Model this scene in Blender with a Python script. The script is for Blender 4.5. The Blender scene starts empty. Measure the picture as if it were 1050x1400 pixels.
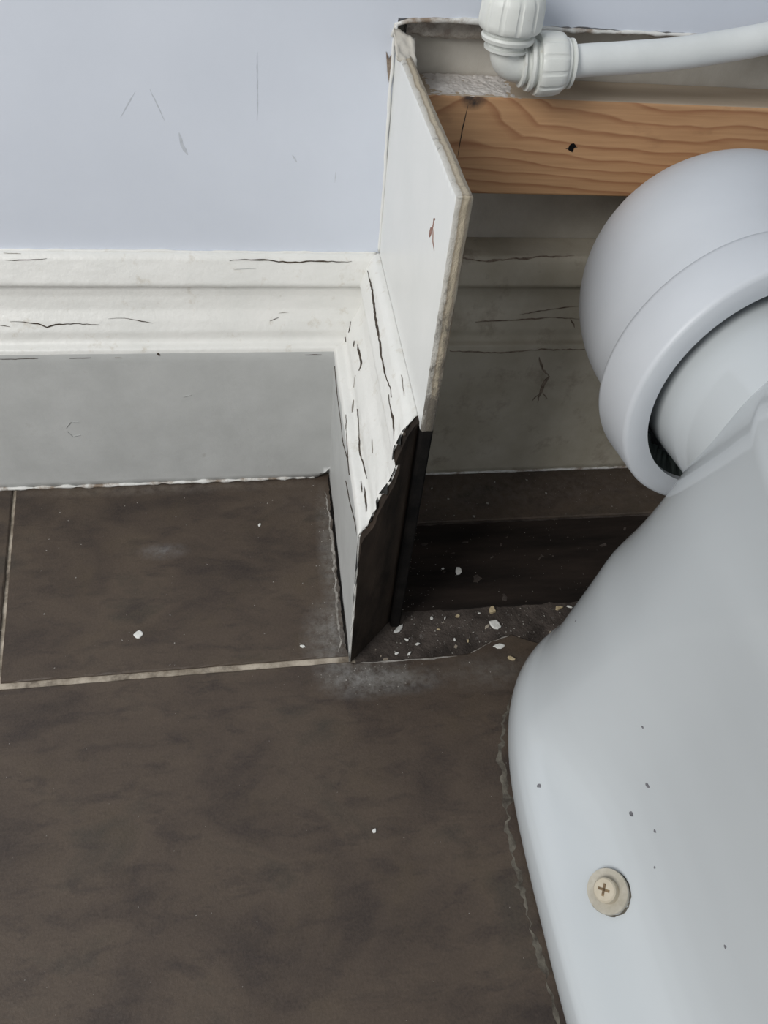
import bpy, bmesh, math, random
from math import pi, sin, cos, radians, sqrt
from mathutils import Vector, Matrix, noise
from mathutils.bvhtree import BVHTree

scene = bpy.context.scene
COL = scene.collection

# ------------------------------------------------------------------ camera
cam_d = bpy.data.cameras.new('camera')
cam = bpy.data.objects.new('camera', cam_d)
COL.objects.link(cam)
cam.location = (-0.0409, -0.4012, 0.4125)
cam.rotation_euler = (0.7299, -0.0790, -0.1269)
cam_d.sensor_fit = 'HORIZONTAL'
cam_d.sensor_width = 36.0
cam_d.lens = 36.0 * 1001.5 / 1050.0
cam_d.clip_start = 0.01
scene.camera = cam

# ------------------------------------------------------------------ world and light
world = bpy.data.worlds.new('room_daylight')
scene.world = world
world.use_nodes = True
bg = world.node_tree.nodes['Background']
bg.inputs['Color'].default_value = (0.92, 0.955, 1.0, 1)
bg.inputs['Strength'].default_value = 0.40

def area_light(name, loc, target, sx, sy, power, color):
    d = bpy.data.lights.new(name, 'AREA')
    d.shape = 'RECTANGLE'; d.size = sx; d.size_y = sy
    d.energy = power; d.color = color
    o = bpy.data.objects.new(name, d)
    COL.objects.link(o)
    o.location = loc
    o.rotation_euler = (Vector(target) - Vector(loc)).to_track_quat('-Z', 'Y').to_euler()
    return o
area_light('window_daylight', (-0.95, -0.80, 1.00), (0.0, -0.05, 0.15), 0.6, 0.7, 14.0, (1.0, 0.985, 0.955))

vs = scene.view_settings
vs.view_transform = 'Standard'
vs.look = 'None'
vs.gamma = 1.0
vs.use_curve_mapping = False
vs.exposure = 0.0

# ------------------------------------------------------------------ helpers
rnd = random.Random(7)

def tag(o, label=None, cat=None, group=None, kind=None):
    if label: o['label'] = label
    if cat: o['category'] = cat
    if group: o['group'] = group
    if kind: o['kind'] = kind
    return o

def mesh_obj(name, verts, faces, material, parent=None, smooth=True, mats=None, fmat=None):
    me = bpy.data.meshes.new(name)
    base = parent_base(parent)
    me.from_pydata([tuple(Vector(v) - base) for v in verts], [], faces)
    for m in (mats or [material]): me.materials.append(m)
    if fmat: me.polygons.foreach_set('material_index', fmat)
    me.polygons.foreach_set('use_smooth', [smooth] * len(me.polygons))
    me.update()
    bm = bmesh.new(); bm.from_mesh(me)
    bmesh.ops.recalc_face_normals(bm, faces=bm.faces)
    bm.to_mesh(me); bm.free()
    o = bpy.data.objects.new(name, me)
    COL.objects.link(o)
    if parent: o.parent = parent
    return o

def parent_base(p):
    b = Vector((0, 0, 0))
    while p:
        b += p.location; p = p.parent
    return b

def empty(name, loc):
    o = bpy.data.objects.new(name, None)
    o.empty_display_size = 0.02
    o.location = loc
    COL.objects.link(o)
    return o

def set_origin(o):
    me = o.data
    c = sum((v.co for v in me.vertices), Vector()) / len(me.vertices)
    zmin = min(v.co.z for v in me.vertices)
    c.z = zmin
    for v in me.vertices: v.co -= c
    o.location = o.location + c
    return o

def box_geo(x0, x1, y0, y1, z0, z1):
    v = [(x0,y0,z0),(x1,y0,z0),(x1,y1,z0),(x0,y1,z0),(x0,y0,z1),(x1,y0,z1),(x1,y1,z1),(x0,y1,z1)]
    f = [(0,3,2,1),(4,5,6,7),(0,1,5,4),(1,2,6,5),(2,3,7,6),(3,0,4,7)]
    return v, f

def join_geo(*gs):
    V, F = [], []
    for v, f in gs:
        n = len(V); V += list(v); F += [tuple(i + n for i in q) for q in f]
    return V, F

def bevel(o, w=0.001, seg=2):
    m = o.modifiers.new('bevel', 'BEVEL'); m.width = w; m.segments = seg; m.limit_method = 'ANGLE'
    return o

def frame_from(axis):
    a = Vector(axis).normalized()
    ref = Vector((0, 0, 1)) if abs(a.z) < 0.9 else Vector((1, 0, 0))
    u = a.cross(ref).normalized(); w = u.cross(a).normalized()
    return a, u, w

def lathe(origin, axis, prof, n=64, rfun=None, close=False):
    """prof: list of (axial, radius)"""
    a, u, w = frame_from(axis); O = Vector(origin)
    V, F = [], []
    for k, (ax, r) in enumerate(prof):
        for i in range(n):
            t = 2 * pi * i / n
            rr = r if rfun is None else rfun(k, r, t)
            V.append(O + a * ax + (u * cos(t) + w * sin(t)) * rr)
    m = len(prof)
    for k in range(m - 1 if not close else m):
        for i in range(n):
            j = (i + 1) % n; k2 = (k + 1) % m
            F.append((k*n+i, k*n+j, k2*n+j, k2*n+i))
    if not close:
        F.append(tuple(range(n - 1, -1, -1)))
        F.append(tuple((m-1)*n + i for i in range(n)))
    return V, F

def sweep(path, radii, n=48):
    P = [Vector(p) for p in path]
    V, F = [], []
    t0 = (P[1] - P[0]).normalized()
    a, u, w = frame_from(t0)
    prev = t0
    for k, p in enumerate(P):
        if k == 0: t = t0
        elif k == len(P) - 1: t = (P[k] - P[k-1]).normalized()
        else: t = (P[k+1] - P[k-1]).normalized()
        q = prev.rotation_difference(t); u = q @ u; w = q @ w; prev = t
        r = radii[k] if isinstance(radii, (list, tuple)) else radii
        for i in range(n):
            th = 2 * pi * i / n
            V.append(p + (u * cos(th) + w * sin(th)) * r)
    m = len(P)
    for k in range(m - 1):
        for i in range(n):
            j = (i + 1) % n
            F.append((k*n+i, k*n+j, (k+1)*n+j, (k+1)*n+i))
    F.append(tuple(range(n - 1, -1, -1)))
    F.append(tuple((m-1)*n + i for i in range(n)))
    return V, F

def subdivide_line(pts, step):
    out = []
    for a, b in zip(pts, pts[1:]):
        a, b = Vector(a), Vector(b)
        n = max(1, int((b - a).length / step))
        for i in range(n): out.append(a.lerp(b, i / n))
    out.append(Vector(pts[-1]))
    return out

def ribbon_geo(pts, normals, width, lift=0.00012, jit=0.45, thick=0.0002, seed=0, wander=0.3):
    """a thin raised or inlaid strip lying on a surface, with irregular width"""
    r = random.Random(seed)
    P, N = [], []
    for (a, na), (b, nb) in zip(zip(pts, normals), list(zip(pts, normals))[1:]):
        a, b, na, nb = Vector(a), Vector(b), Vector(na), Vector(nb)
        n = max(2, int((b - a).length / 0.0022))
        for i in range(n):
            P.append(a.lerp(b, i / n)); N.append(na.lerp(nb, i / n).normalized())
    P.append(Vector(pts[-1])); N.append(Vector(normals[-1]))
    V, F = [], []
    m = len(P)
    for k in range(m):
        t = (P[min(k+1, m-1)] - P[max(k-1, 0)]).normalized()
        s = t.cross(N[k]).normalized()
        e = min(1.0, 0.25 + 3.0 * min(k, m - 1 - k) / max(1, m - 1))
        w = width * e * max(0.12, 1 + jit * (0.3 * r.uniform(-1, 1) + 1.5 * noise.noise(Vector((k * 0.37, seed * 1.7 + 0.3, 0.5)))))
        c = P[k] + s * (1.1 * r.uniform(-wander, wander) + wander * 1.6 * noise.noise(Vector((k * 0.41, seed * 2.3 + 0.6, 4.5)))) * width + N[k] * lift
        V += [c - s * w / 2, c + s * w / 2, c + s * w / 2 - N[k] * thick, c - s * w / 2 - N[k] * thick]
    for k in range(m - 1):
        a, b = 4 * k, 4 * (k + 1)
        for i in range(4):
            j = (i + 1) % 4
            F.append((a+i, a+j, b+j, b+i))
    F.append((0, 1, 2, 3)); e = 4 * (m - 1); F.append((e+3, e+2, e+1, e))
    return V, F

def ribbon(name, rows, width, material, parent, seed=0, **kw):
    pts = [r[:3] for r in rows]; nor = [r[3:6] for r in rows]
    v, f = ribbon_geo(pts, nor, width, seed=seed, **kw)
    return mesh_obj(name, v, f, material, parent, smooth=False)

def floor_ribbon(name, xy, width, material, parent, seed=0, z=0.0, **kw):
    return ribbon(name, [(x, y, z, 0, 0, 1) for x, y in xy], width, material, parent, seed, **kw)

# ------------------------------------------------------------------ materials
def nt(name):
    m = bpy.data.materials.new(name); m.use_nodes = True
    n = m.node_tree; n.nodes.clear()
    out = n.nodes.new('ShaderNodeOutputMaterial')
    b = n.nodes.new('ShaderNodeBsdfPrincipled')
    n.links.new(b.outputs[0], out.inputs[0])
    g = n.nodes.new('ShaderNodeNewGeometry')
    return m, n, b, g.outputs['Position']

def mapped(n, pos, scale=(1, 1, 1), rot=(0, 0, 0), loc=(0, 0, 0)):
    k = n.nodes.new('ShaderNodeMapping')
    k.inputs['Scale'].default_value = scale; k.inputs['Rotation'].default_value = rot; k.inputs['Location'].default_value = loc
    n.links.new(pos, k.inputs['Vector'])
    return k.outputs[0]

def noise_n(n, vec, scale, detail=6, rough=0.6, dist=0.0):
    k = n.nodes.new('ShaderNodeTexNoise')
    k.inputs['Scale'].default_value = scale; k.inputs['Detail'].default_value = detail
    k.inputs['Roughness'].default_value = rough; k.inputs['Distortion'].default_value = dist
    n.links.new(vec, k.inputs['Vector'])
    return k.outputs['Fac']

def ramp(n, fac, stops):
    k = n.nodes.new('ShaderNodeValToRGB')
    e = k.color_ramp.elements
    while len(e) < len(stops): e.new(0.5)
    for el, (p, c) in zip(e, stops):
        el.position = p
        el.color = (c[0], c[1], c[2], 1) if hasattr(c, '__len__') else (c, c, c, 1)
    n.links.new(fac, k.inputs[0])
    return k.outputs[0]

def mix(n, fac, a, b, mode='MIX'):
    k = n.nodes.new('ShaderNodeMix'); k.data_type = 'RGBA'; k.blend_type = mode
    for s, v in ((k.inputs[0], fac), (k.inputs[6], a), (k.inputs[7], b)):
        if hasattr(v, 'is_linked') or hasattr(v, 'links'): n.links.new(v, s)
        elif hasattr(v, '__len__'): s.default_value = (v[0], v[1], v[2], 1)
        else: s.default_value = v
    return k.outputs[2]

def math_n(n, op, a, b=None):
    k = n.nodes.new('ShaderNodeMath'); k.operation = op
    for s, v in zip(k.inputs, (a, b)):
        if v is None: continue
        if hasattr(v, 'links'): n.links.new(v, s)
        else: s.default_value = v
    return k.outputs[0]

def bump(n, b, h, strength, dist=0.001):
    k = n.nodes.new('ShaderNodeBump')
    k.inputs['Strength'].default_value = strength; k.inputs['Distance'].default_value = dist
    n.links.new(h, k.inputs['Height']); n.links.new(k.outputs[0], b.inputs['Normal'])

def blob(n, pos, centre, radii, soft=0.5):
    """1 inside an ellipsoid about centre, falling to 0 outside"""
    inv = [1 / r for r in radii]
    v = mapped(n, pos, inv, (0, 0, 0), [-c * i for c, i in zip(centre, inv)])
    k = n.nodes.new('ShaderNodeVectorMath'); k.operation = 'LENGTH'
    n.links.new(v, k.inputs[0])
    r = n.nodes.new('ShaderNodeMapRange'); r.inputs[1].default_value = 1.0; r.inputs[2].default_value = 1.0 - soft
    n.links.new(k.outputs['Value'], r.inputs[0])
    return r.outputs[0]

def simple(name, c1, c2, scale, rough=0.5, bs=0.2, bscale=400, stretch=(1, 1, 1), dirt=None, dirt_scale=60, dirt_lo=0.6, dirt_hi=0.75, bd=0.0006, spec=0.5, lo=0.35, hi=0.65):
    m, n, b, pos = nt(name)
    v = mapped(n, pos, stretch)
    f = noise_n(n, v, scale)
    col = ramp(n, f, [(lo, c1), (hi, c2)])
    if dirt:
        d = noise_n(n, v, dirt_scale, 8, 0.7)
        col = mix(n, ramp(n, d, [(dirt_lo, 0), (dirt_hi, 1)]), col, dirt)
    n.links.new(col, b.inputs['Base Color'])
    b.inputs['Roughness'].default_value = rough
    b.inputs['Specular IOR Level'].default_value = spec
    if bs: bump(n, b, noise_n(n, v, bscale, 4), bs, bd)
    return m

M_WALL = simple('blue_grey_wall_paint', (0.68, 0.725, 0.81), (0.71, 0.755, 0.84), 14, 0.6, 0.12, 900, bd=0.0003)
M_PAINT = simple('white_gloss_paint', (0.74, 0.74, 0.71), (0.79, 0.785, 0.755), 30, 0.42, 0.45, 260, dirt=(0.52, 0.47, 0.38), dirt_scale=85, dirt_lo=0.58, dirt_hi=0.82, bd=0.0008)
M_PAINT2 = simple('white_panel_paint', (0.76, 0.77, 0.75), (0.80, 0.805, 0.785), 25, 0.35, 0.2, 160, bd=0.0005)
M_PLINTH = simple('grey_white_plinth', (0.50, 0.51, 0.50), (0.56, 0.57, 0.56), 30, 0.45, 0.3, 220, dirt=(0.36, 0.35, 0.32), dirt_scale=60, dirt_lo=0.62, dirt_hi=0.85, bd=0.0005)  # flat lower face of the skirting, greyer than the moulding above
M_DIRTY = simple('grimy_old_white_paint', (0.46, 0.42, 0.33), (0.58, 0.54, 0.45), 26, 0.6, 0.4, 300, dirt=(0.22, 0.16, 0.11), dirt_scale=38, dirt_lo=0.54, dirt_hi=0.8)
M_BAREWALL = simple('bare_cream_plaster', (0.50, 0.47, 0.41), (0.62, 0.59, 0.53), 30, 0.85, 0.5, 250)
M_TORN = simple('torn_plaster', (0.34, 0.29, 0.25), (0.60, 0.56, 0.50), 140, 0.95, 1.0, 300, bd=0.002)
M_CAULK = simple('old_caulk', (0.66, 0.66, 0.63), (0.78, 0.78, 0.76), 120, 0.6, 0.6, 320, dirt=(0.26, 0.20, 0.15), dirt_scale=55, dirt_lo=0.46, dirt_hi=0.62)
M_CRACK = simple('crack_bare_wood', (0.030, 0.022, 0.016), (0.085, 0.065, 0.048), 300, 0.95, 0.3, 600)
M_CRACK2 = simple('faint_crack', (0.20, 0.18, 0.15), (0.34, 0.32, 0.29), 300, 0.9, 0)
M_FAINT = simple('faint_grey_mark', (0.36, 0.37, 0.36), (0.44, 0.45, 0.44), 300, 0.7, 0)
M_DIRT = simple('brown_dirt', (0.14, 0.10, 0.075), (0.36, 0.30, 0.24), 200, 0.95, 0.3, 600)
M_DARKWOOD = simple('dark_bare_timber', (0.016, 0.013, 0.011), (0.052, 0.038, 0.029), 60, 0.8, 0.6, 400, stretch=(1, 1, 0.35), dirt=(0.16, 0.14, 0.12), dirt_scale=260, dirt_lo=0.68, dirt_hi=0.78, spec=0.12)
M_BLACK = simple('blackened_timber', (0.006, 0.006, 0.006), (0.016, 0.014, 0.013), 60, 0.9, 0.5, 400, spec=0.08)
M_PLYBACK = simple('bare_plywood_back', (0.20, 0.14, 0.09), (0.30, 0.22, 0.15), 40, 0.8, 0.3, 300, stretch=(1, 1, 0.2))
M_SCUFF = simple('grey_scuff', (0.50, 0.53, 0.58), (0.60, 0.64, 0.70), 400, 0.7, 0)
M_FLAKE = simple('paint_flake_white', (0.66, 0.66, 0.62), (0.80, 0.80, 0.77), 300, 0.6, 0.4, 800)
M_CHIP = simple('wood_chip_tan', (0.42, 0.33, 0.19), (0.55, 0.46, 0.30), 300, 0.8, 0.5, 700)
M_REDMARK = simple('exposed_red_brown_wood', (0.16, 0.07, 0.05), (0.34, 0.20, 0.16), 400, 0.9, 0.4, 800)
M_PLASTIC = simple('white_plastic', (0.605, 0.635, 0.675), (0.635, 0.665, 0.705), 20, 0.42, 0.05, 600, bd=0.0002)
M_FITTING = simple('fitting_plastic', (0.70, 0.72, 0.69), (0.76, 0.78, 0.75), 40, 0.4, 0.1, 300, dirt=(0.50, 0.45, 0.36), dirt_scale=120, dirt_lo=0.62, dirt_hi=0.8)
M_PIPE = simple('pipe_plastic', (0.68, 0.71, 0.71), (0.74, 0.77, 0.77), 40, 0.4, 0.05, 300)
M_RUBBER = simple('dark_rubber', (0.012, 0.018, 0.017), (0.03, 0.04, 0.038), 200, 0.6, 0.3, 500)
M_CERAMIC = simple('glazed_ceramic', (0.56, 0.595, 0.615), (0.58, 0.615, 0.635), 6, 0.09, 0)
M_CAP = simple('aged_cap_plastic', (0.40, 0.37, 0.30), (0.50, 0.47, 0.40), 200, 0.5, 0.1, 500)
M_CAPHEAD = simple('aged_screw_plastic', (0.52, 0.46, 0.35), (0.58, 0.52, 0.41), 200, 0.5, 0.1, 500)
M_BRASS = simple('brass_recess', (0.10, 0.06, 0.025), (0.28, 0.19, 0.09), 700, 0.5, 0.2, 900)
M_SPECK = simple('grey_speck', (0.10, 0.10, 0.11), (0.24, 0.24, 0.26), 300, 0.8, 0)
M_GROUT = simple('sandy_grout', (0.20, 0.165, 0.125), (0.50, 0.44, 0.36), 90, 0.95, 0.6, 500, dirt=(0.06, 0.045, 0.035), dirt_scale=28, dirt_lo=0.52, dirt_hi=0.66)
M_RESID = simple('pale_residue', (0.18, 0.165, 0.145), (0.40, 0.38, 0.35), 160, 0.95, 0.6, 500)
M_RESID2 = simple('dull_sealant_residue', (0.055, 0.046, 0.036), (0.17, 0.155, 0.125), 160, 0.95, 0.6, 500)
M_SCREED = simple('dirty_screed', (0.028, 0.021, 0.017), (0.085, 0.068, 0.058), 60, 0.9, 0.9, 300, dirt=(0.22, 0.21, 0.20), dirt_scale=110, dirt_lo=0.62, dirt_hi=0.8, bd=0.0015)
M_BOARD = simple('black_stained_board', (0.010, 0.008, 0.007), (0.030, 0.022, 0.018), 50, 0.75, 0.5, 200, stretch=(0.15, 1, 1), dirt=(0.07, 0.06, 0.055), dirt_scale=200, dirt_lo=0.68, dirt_hi=0.8, spec=0.15)

def tile_material(name, smudges):
    m, n, b, pos = nt(name)
    v = mapped(n, pos, (0.8, 1.3, 1), (0, 0, 0.25))
    big = noise_n(n, v, 16, 5, 0.55, 0.6)
    col = ramp(n, big, [(0.30, (0.034, 0.025, 0.021)), (0.46, (0.074, 0.054, 0.040)), (0.58, (0.092, 0.068, 0.049)), (0.72, (0.047, 0.040, 0.031))])
    mid = noise_n(n, mapped(n, pos, (0.7, 1.6, 1), (0, 0, -0.15)), 55, 7, 0.65, 0.4)
    col = mix(n, ramp(n, mid, [(0.50, 0), (0.70, 0.8)]), col, (0.034, 0.025, 0.022))
    warm = noise_n(n, mapped(n, pos, (1, 1, 1), (0, 0, 0), (3.1, 0.4, 0)), 24, 6, 0.6)
    col = mix(n, ramp(n, warm, [(0.55, 0), (0.75, 0.55)]), col, (0.092, 0.068, 0.042))
    streak = noise_n(n, mapped(n, pos, (0.25, 2.6, 1)), 60, 5, 0.6)
    col = mix(n, ramp(n, streak, [(0.66, 0), (0.76, 0.7)]), col, (0.022, 0.017, 0.015))
    fine = noise_n(n, pos, 700, 3, 0.6)
    col = mix(n, 0.25, col, ramp(n, fine, [(0.3, (0.02, 0.016, 0.013)), (0.7, (0.10, 0.076, 0.060))]))
    grit = noise_n(n, pos, 150, 8, 0.75)
    for c, r, amt, dcol in smudges:
        k = math_n(n, 'MULTIPLY', blob(n, pos, c, r, 0.9), ramp(n, grit, [(0.35, 0), (0.62, 1)]))
        k = math_n(n, 'MULTIPLY', k, amt)
        col = mix(n, k, col, dcol)
    n.links.new(col, b.inputs['Base Color'])
    b.inputs['Roughness'].default_value = 0.5
    b.inputs['Specular IOR Level'].default_value = 0.35
    h = math_n(n, 'ADD', noise_n(n, pos, 120, 6), math_n(n, 'MULTIPLY', noise_n(n, pos, 900, 3), 0.4))
    bump(n, b, h, 0.45, 0.0007)
    return m
GREYDUST = (0.30, 0.295, 0.28)
M_TILE = tile_material('brown_slate_tile', [
    ((0.008, -0.176, 0), (0.034, 0.017, 0.05), 0.75, GREYDUST),
    ((0.035, -0.180, 0), (0.03, 0.012, 0.05), 0.45, GREYDUST),
    ((-0.010, -0.145, 0), (0.022, 0.035, 0.05), 0.55, GREYDUST),
    ((-0.006, -0.08, 0), (0.010, 0.08, 0.05), 0.45, GREYDUST),
    ((-0.122, -0.066, 0), (0.020, 0.009, 0.05), 0.35, (0.30, 0.30, 0.31)),
    ((0.16, -0.022, 0), (0.24, 0.035, 0.05), 0.75, (0.13, 0.105, 0.092)),
    ((-0.13, -0.005, 0), (0.14, 0.008, 0.05), 0.35, (0.25, 0.22, 0.19)),
    ((0.09, -0.178, 0), (0.045, 0.016, 0.05), 0.4, (0.20, 0.19, 0.175))])

def wood_material(name):
    m, n, b, pos = nt(name)
    warp = noise_n(n, mapped(n, pos, (5, 14, 14)), 1.6, 3, 0.5)
    # growth bands run along the batten (x); the warp bends them
    s = n.nodes.new('ShaderNodeSeparateXYZ'); n.links.new(pos, s.inputs[0])
    knot = blob(n, pos, (0.0717, 0.012, 0.274), (0.045, 0.03, 0.028), 1.0)
    h = math_n(n, 'ADD', math_n(n, 'MULTIPLY', s.outputs['Z'], 34), math_n(n, 'MULTIPLY', s.outputs['Y'], 22))
    h = math_n(n, 'ADD', h, math_n(n, 'MULTIPLY', warp, 0.85))
    h = math_n(n, 'ADD', h, math_n(n, 'MULTIPLY', knot, -0.55))
    h = math_n(n, 'ADD', h, math_n(n, 'MULTIPLY', s.outputs['X'], 1.6))
    band = math_n(n, 'FRACT', math_n(n, 'MULTIPLY', h, 4.2))
    col = ramp(n, band, [(0.0, (0.58, 0.34, 0.175)), (0.62, (0.51, 0.285, 0.14)), (0.90, (0.35, 0.155, 0.07)), (1.0, (0.56, 0.33, 0.17))])
    fib = noise_n(n, mapped(n, pos, (12, 320, 320)), 2.0, 4, 0.6)
    col = mix(n, 0.22, col, ramp(n, fib, [(0.3, (0.22, 0.11, 0.05)), (0.7, (0.60, 0.37, 0.20))]))
    core = math_n(n, 'MULTIPLY', blob(n, pos, (0.0717, 0.012, 0.2735), (0.0085, 0.02, 0.0075), 0.5), ramp(n, noise_n(n, pos, 260, 4), [(0.25, 0.5), (0.6, 1)]))
    col = mix(n, core, col, (0.05, 0.035, 0.028))
    stain = noise_n(n, mapped(n, pos, (1, 1, 2)), 40, 4)
    col = mix(n, ramp(n, stain, [(0.6, 0), (0.8, 0.4)]), col, (0.20, 0.10, 0.05))
    n.links.new(col, b.inputs['Base Color'])
    b.inputs['Roughness'].default_value = 0.62
    bump(n, b, fib, 0.25, 0.0005)
    return m
M_PINE = wood_material('pine_batten_wood')

def ply_edge_material(name):
    """raw plywood edge: layers across the thickness (x), wear along it"""
    m, n, b, pos = nt(name)
    s = n.nodes.new('ShaderNodeSeparateXYZ'); n.links.new(pos, s.inputs[0])
    wob = noise_n(n, mapped(n, pos, (1, 1, 1)), 70, 5)
    x = math_n(n, 'ADD', math_n(n, 'MULTIPLY', math_n(n, 'SUBTRACT', s.outputs['X'], 0.0294), 1 / 0.0066), math_n(n, 'MULTIPLY', math_n(n, 'SUBTRACT', wob, 0.5), 0.5))
    col = ramp(n, x, [(0.0, (0.70, 0.69, 0.65)), (0.28, (0.60, 0.57, 0.51)), (0.36, (0.36, 0.30, 0.22)), (0.50, (0.62, 0.54, 0.41)), (0.68, (0.58, 0.50, 0.37)), (0.74, (0.36, 0.30, 0.23)), (1.0, (0.50, 0.45, 0.36))])
    d = noise_n(n, mapped(n, pos, (1, 1, 0.6)), 130, 8, 0.75)
    z = n.nodes.new('ShaderNodeMapRange'); z.inputs[1].default_value = 0.262; z.inputs[2].default_value = 0.17; z.inputs[3].default_value = 0.0; z.inputs[4].default_value = 0.22
    n.links.new(s.outputs['Z'], z.inputs[0])
    col = mix(n, ramp(n, math_n(n, 'ADD', d, z.outputs[0]), [(0.55, 0), (0.70, 0.9)]), col, (0.13, 0.115, 0.095))
    n.links.new(col, b.inputs['Base Color'])
    b.inputs['Roughness'].default_value = 0.85
    bump(n, b, d, 1.0, 0.0025)
    return m
M_PLY = ply_edge_material('raw_plywood_edge')

# ================================================================== the setting
# --- floor: a grout bed that carries the tiles, the board and the rough strip
v, f = box_geo(-1.6, 1.4, -2.0, 0.06, -0.03, -0.0016)
floor = tag(mesh_obj('floor', v, f, M_GROUT, None, False), 'brown slate-look tiled floor with sandy grout joints', None, None, 'structure')

def tile(poly, ztop=0.0, th=0.009, mat=M_TILE, name='tile', chamfer=0.0009, wob=0.0003):
    # polygon (counter clockwise) -> slab with softened, slightly uneven arris
    P = subdivide_line([(x, y, 0) for x, y in poly] + [(poly[0][0], poly[0][1], 0)], 0.006)[:-1]
    c = sum(P, Vector()) / len(P)
    V = []; n = len(P)
    for lev in range(3):
        for k, p in enumerate(P):
            q = p.copy()
            t = (P[(k+1) % n] - P[k-1]).normalized(); nn = Vector((t.y, -t.x, 0))
            q += nn * (noise.noise(p * 260) * wob)
            if lev == 0: V.append((q.x, q.y, ztop - th))
            if lev == 1: V.append((q.x, q.y, ztop - chamfer * (0.8 + 0.6 * noise.noise(p * 150))))
            if lev == 2: q -= nn * chamfer * (1 + 0.7 * noise.noise(p * 190)); V.append((q.x, q.y, ztop))
    F = []
    for lev in range(2):
        for k in range(n):
            j = (k + 1) % n
            F.append((lev*n+k, lev*n+j, (lev+1)*n+j, (lev+1)*n+k))
    F.append(tuple(2*n + k for k in range(n)))
    F.append(tuple(range(n - 1, -1, -1)))
    return mesh_obj(name, V, F, mat, floor, False)

G = 0.0013
tile([(-0.2115 + G, -0.1625 + G), (0.0002, -0.1605 + G), (0.0002, 0.004), (-0.2335 + G, 0.004)])               # by the return
tile([(-0.53, -0.164 + G), (-0.2115 - G, -0.1625 + G), (-0.2335 - G, 0.004), (-0.55, 0.004)])                  # beyond the upright joint
tile([(-0.53, -0.470), (0.80, -0.470), (0.80, -0.158), (0.1273, -0.1600), (0.1104, -0.1522), (0.0955, -0.1556), (0.0778, -0.1640),
      (0.003, -0.1652), (-0.0002, -0.1625 - G), (-0.2115, -0.1645 - G), (-0.53, -0.166 - G)])                   # the wide tile in front
tile([(-1.13, -0.166 + G), (-0.533, -0.164 + G), (-0.553, 0.004), (-1.15, 0.004)])
tile([(-1.13, -0.470), (-0.533, -0.470), (-0.533, -0.166 - G), (-1.13, -0.168 - G)])
tile([(-0.53, -0.775), (0.07, -0.775), (0.07, -0.473), (-0.53, -0.473)])
tile([(0.073, -0.775), (0.67, -0.775), (0.67, -0.473), (0.073, -0.473)])
tile([(0.036, -0.0505), (0.90, -0.0520), (0.90, 0.004), (0.036, 0.004)], ztop=0.0004)                           # strip under the alcove skirting
tile([(0.036, -0.1295), (0.90, -0.1305), (0.90, -0.0530), (0.036, -0.0515)], ztop=-0.0008, mat=M_BOARD, name='floorboard', chamfer=0.0012)
def rough_slab():
    V, F = [], []
    nx, ny = 320, 68
    for j in range(ny + 1):
        for i in range(nx + 1):
            x = 0.004 + (0.90 - 0.004) * i / nx; y = -0.1652 + (0.1652) * j / ny
            V.append((x, y, -0.0012 + 0.0007 * noise.noise(Vector((x * 120, y * 120, 3))) + 0.0004 * noise.noise(Vector((x * 420, y * 420, 8)))))
    for j in range(ny):
        for i in range(nx):
            a = j * (nx + 1) + i; F.append((a, a + 1, a + nx + 2, a + nx + 1))
    return mesh_obj('bare_screed', V, F, M_SCREED, floor, True)
rough_slab()
floor_ribbon('sealant_residue', [(-0.0043, -0.0145), (-0.0034, -0.0502), (-0.0030, -0.0777), (-0.0040, -0.1034), (-0.0045, -0.1276), (-0.0046, -0.1503), (-0.0064, -0.1571)], 0.0016, M_RESID, floor, 3, jit=0.9)
floor_ribbon('gap_line', [(-0.0012, 0.0008), (-0.0010, -0.0283), (-0.0008, -0.0778), (-0.0010, -0.1098), (-0.0014, -0.1393), (-0.0010, -0.1560)], 0.0015, M_BLACK, floor, 4, jit=0.5, lift=0.0003)
floor_ribbon('sealant_residue', [(0.1000, -0.196), (0.0900, -0.2119), (0.0838, -0.2324), (0.0805, -0.254), (0.0780, -0.2741), (0.0772, -0.2931), (0.0778, -0.3114), (0.0784, -0.3317), (0.0792, -0.3500), (0.081, -0.375)], 0.0030, M_RESID2, floor, 5, jit=0.9)
floor_ribbon('chipped_edge', [(0.0065, -0.1656), (0.0387, -0.1659), (0.0700, -0.1657)], 0.0009, M_RESID, floor, 6, jit=0.9, lift=0.0002)
floor_ribbon('chipped_edge', [(0.0800, -0.1640), (0.0955, -0.1566), (0.1080, -0.1532)], 0.0008, M_RESID, floor, 7, jit=0.9, lift=0.0002)

# --- back wall: painted plaster; behind the boxing it stops short and the older wall shows deeper in
def wall_back():
    a = box_geo(-1.6, 0.0294, 0.025, 0.12, 0.0, 2.4)
    # right part with a ragged lower plaster edge
    V, F = [], []
    nx = 220
    xs = [0.0294 + (0.5 - 0.0294) * i / nx for i in range(nx + 1)] + [0.7, 1.0, 1.4]
    def zl(x): return 0.3030 + 0.0009 * noise.noise(Vector((x * 90, 0, 1))) + 0.0007 * noise.noise(Vector((x * 300, 2, 1)))
    for x in xs:
        z = zl(x)
        V += [(x, 0.046, z + 0.001), (x, 0.0275, z), (x, 0.025, z + 0.0016), (x, 0.025, 0.33), (x, 0.025, 2.4), (x, 0.12, 2.4), (x, 0.12, z)]
    n = len(xs)
    for k in range(n - 1):
        for i in range(7):
            j = (i + 1) % 7
            F.append((7*k+i, 7*k+j, 7*(k+1)+j, 7*(k+1)+i))
    F.append(tuple(range(7))); F.append(tuple(7*(n-1)+i for i in range(6, -1, -1)))
    V, F = join_geo(a, (V, F))
    return tag(mesh_obj('wall_back', V, F, M_WALL, None, False), 'pale blue-grey painted wall above the skirting', None, None, 'structure')
wall = wall_back()
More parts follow.
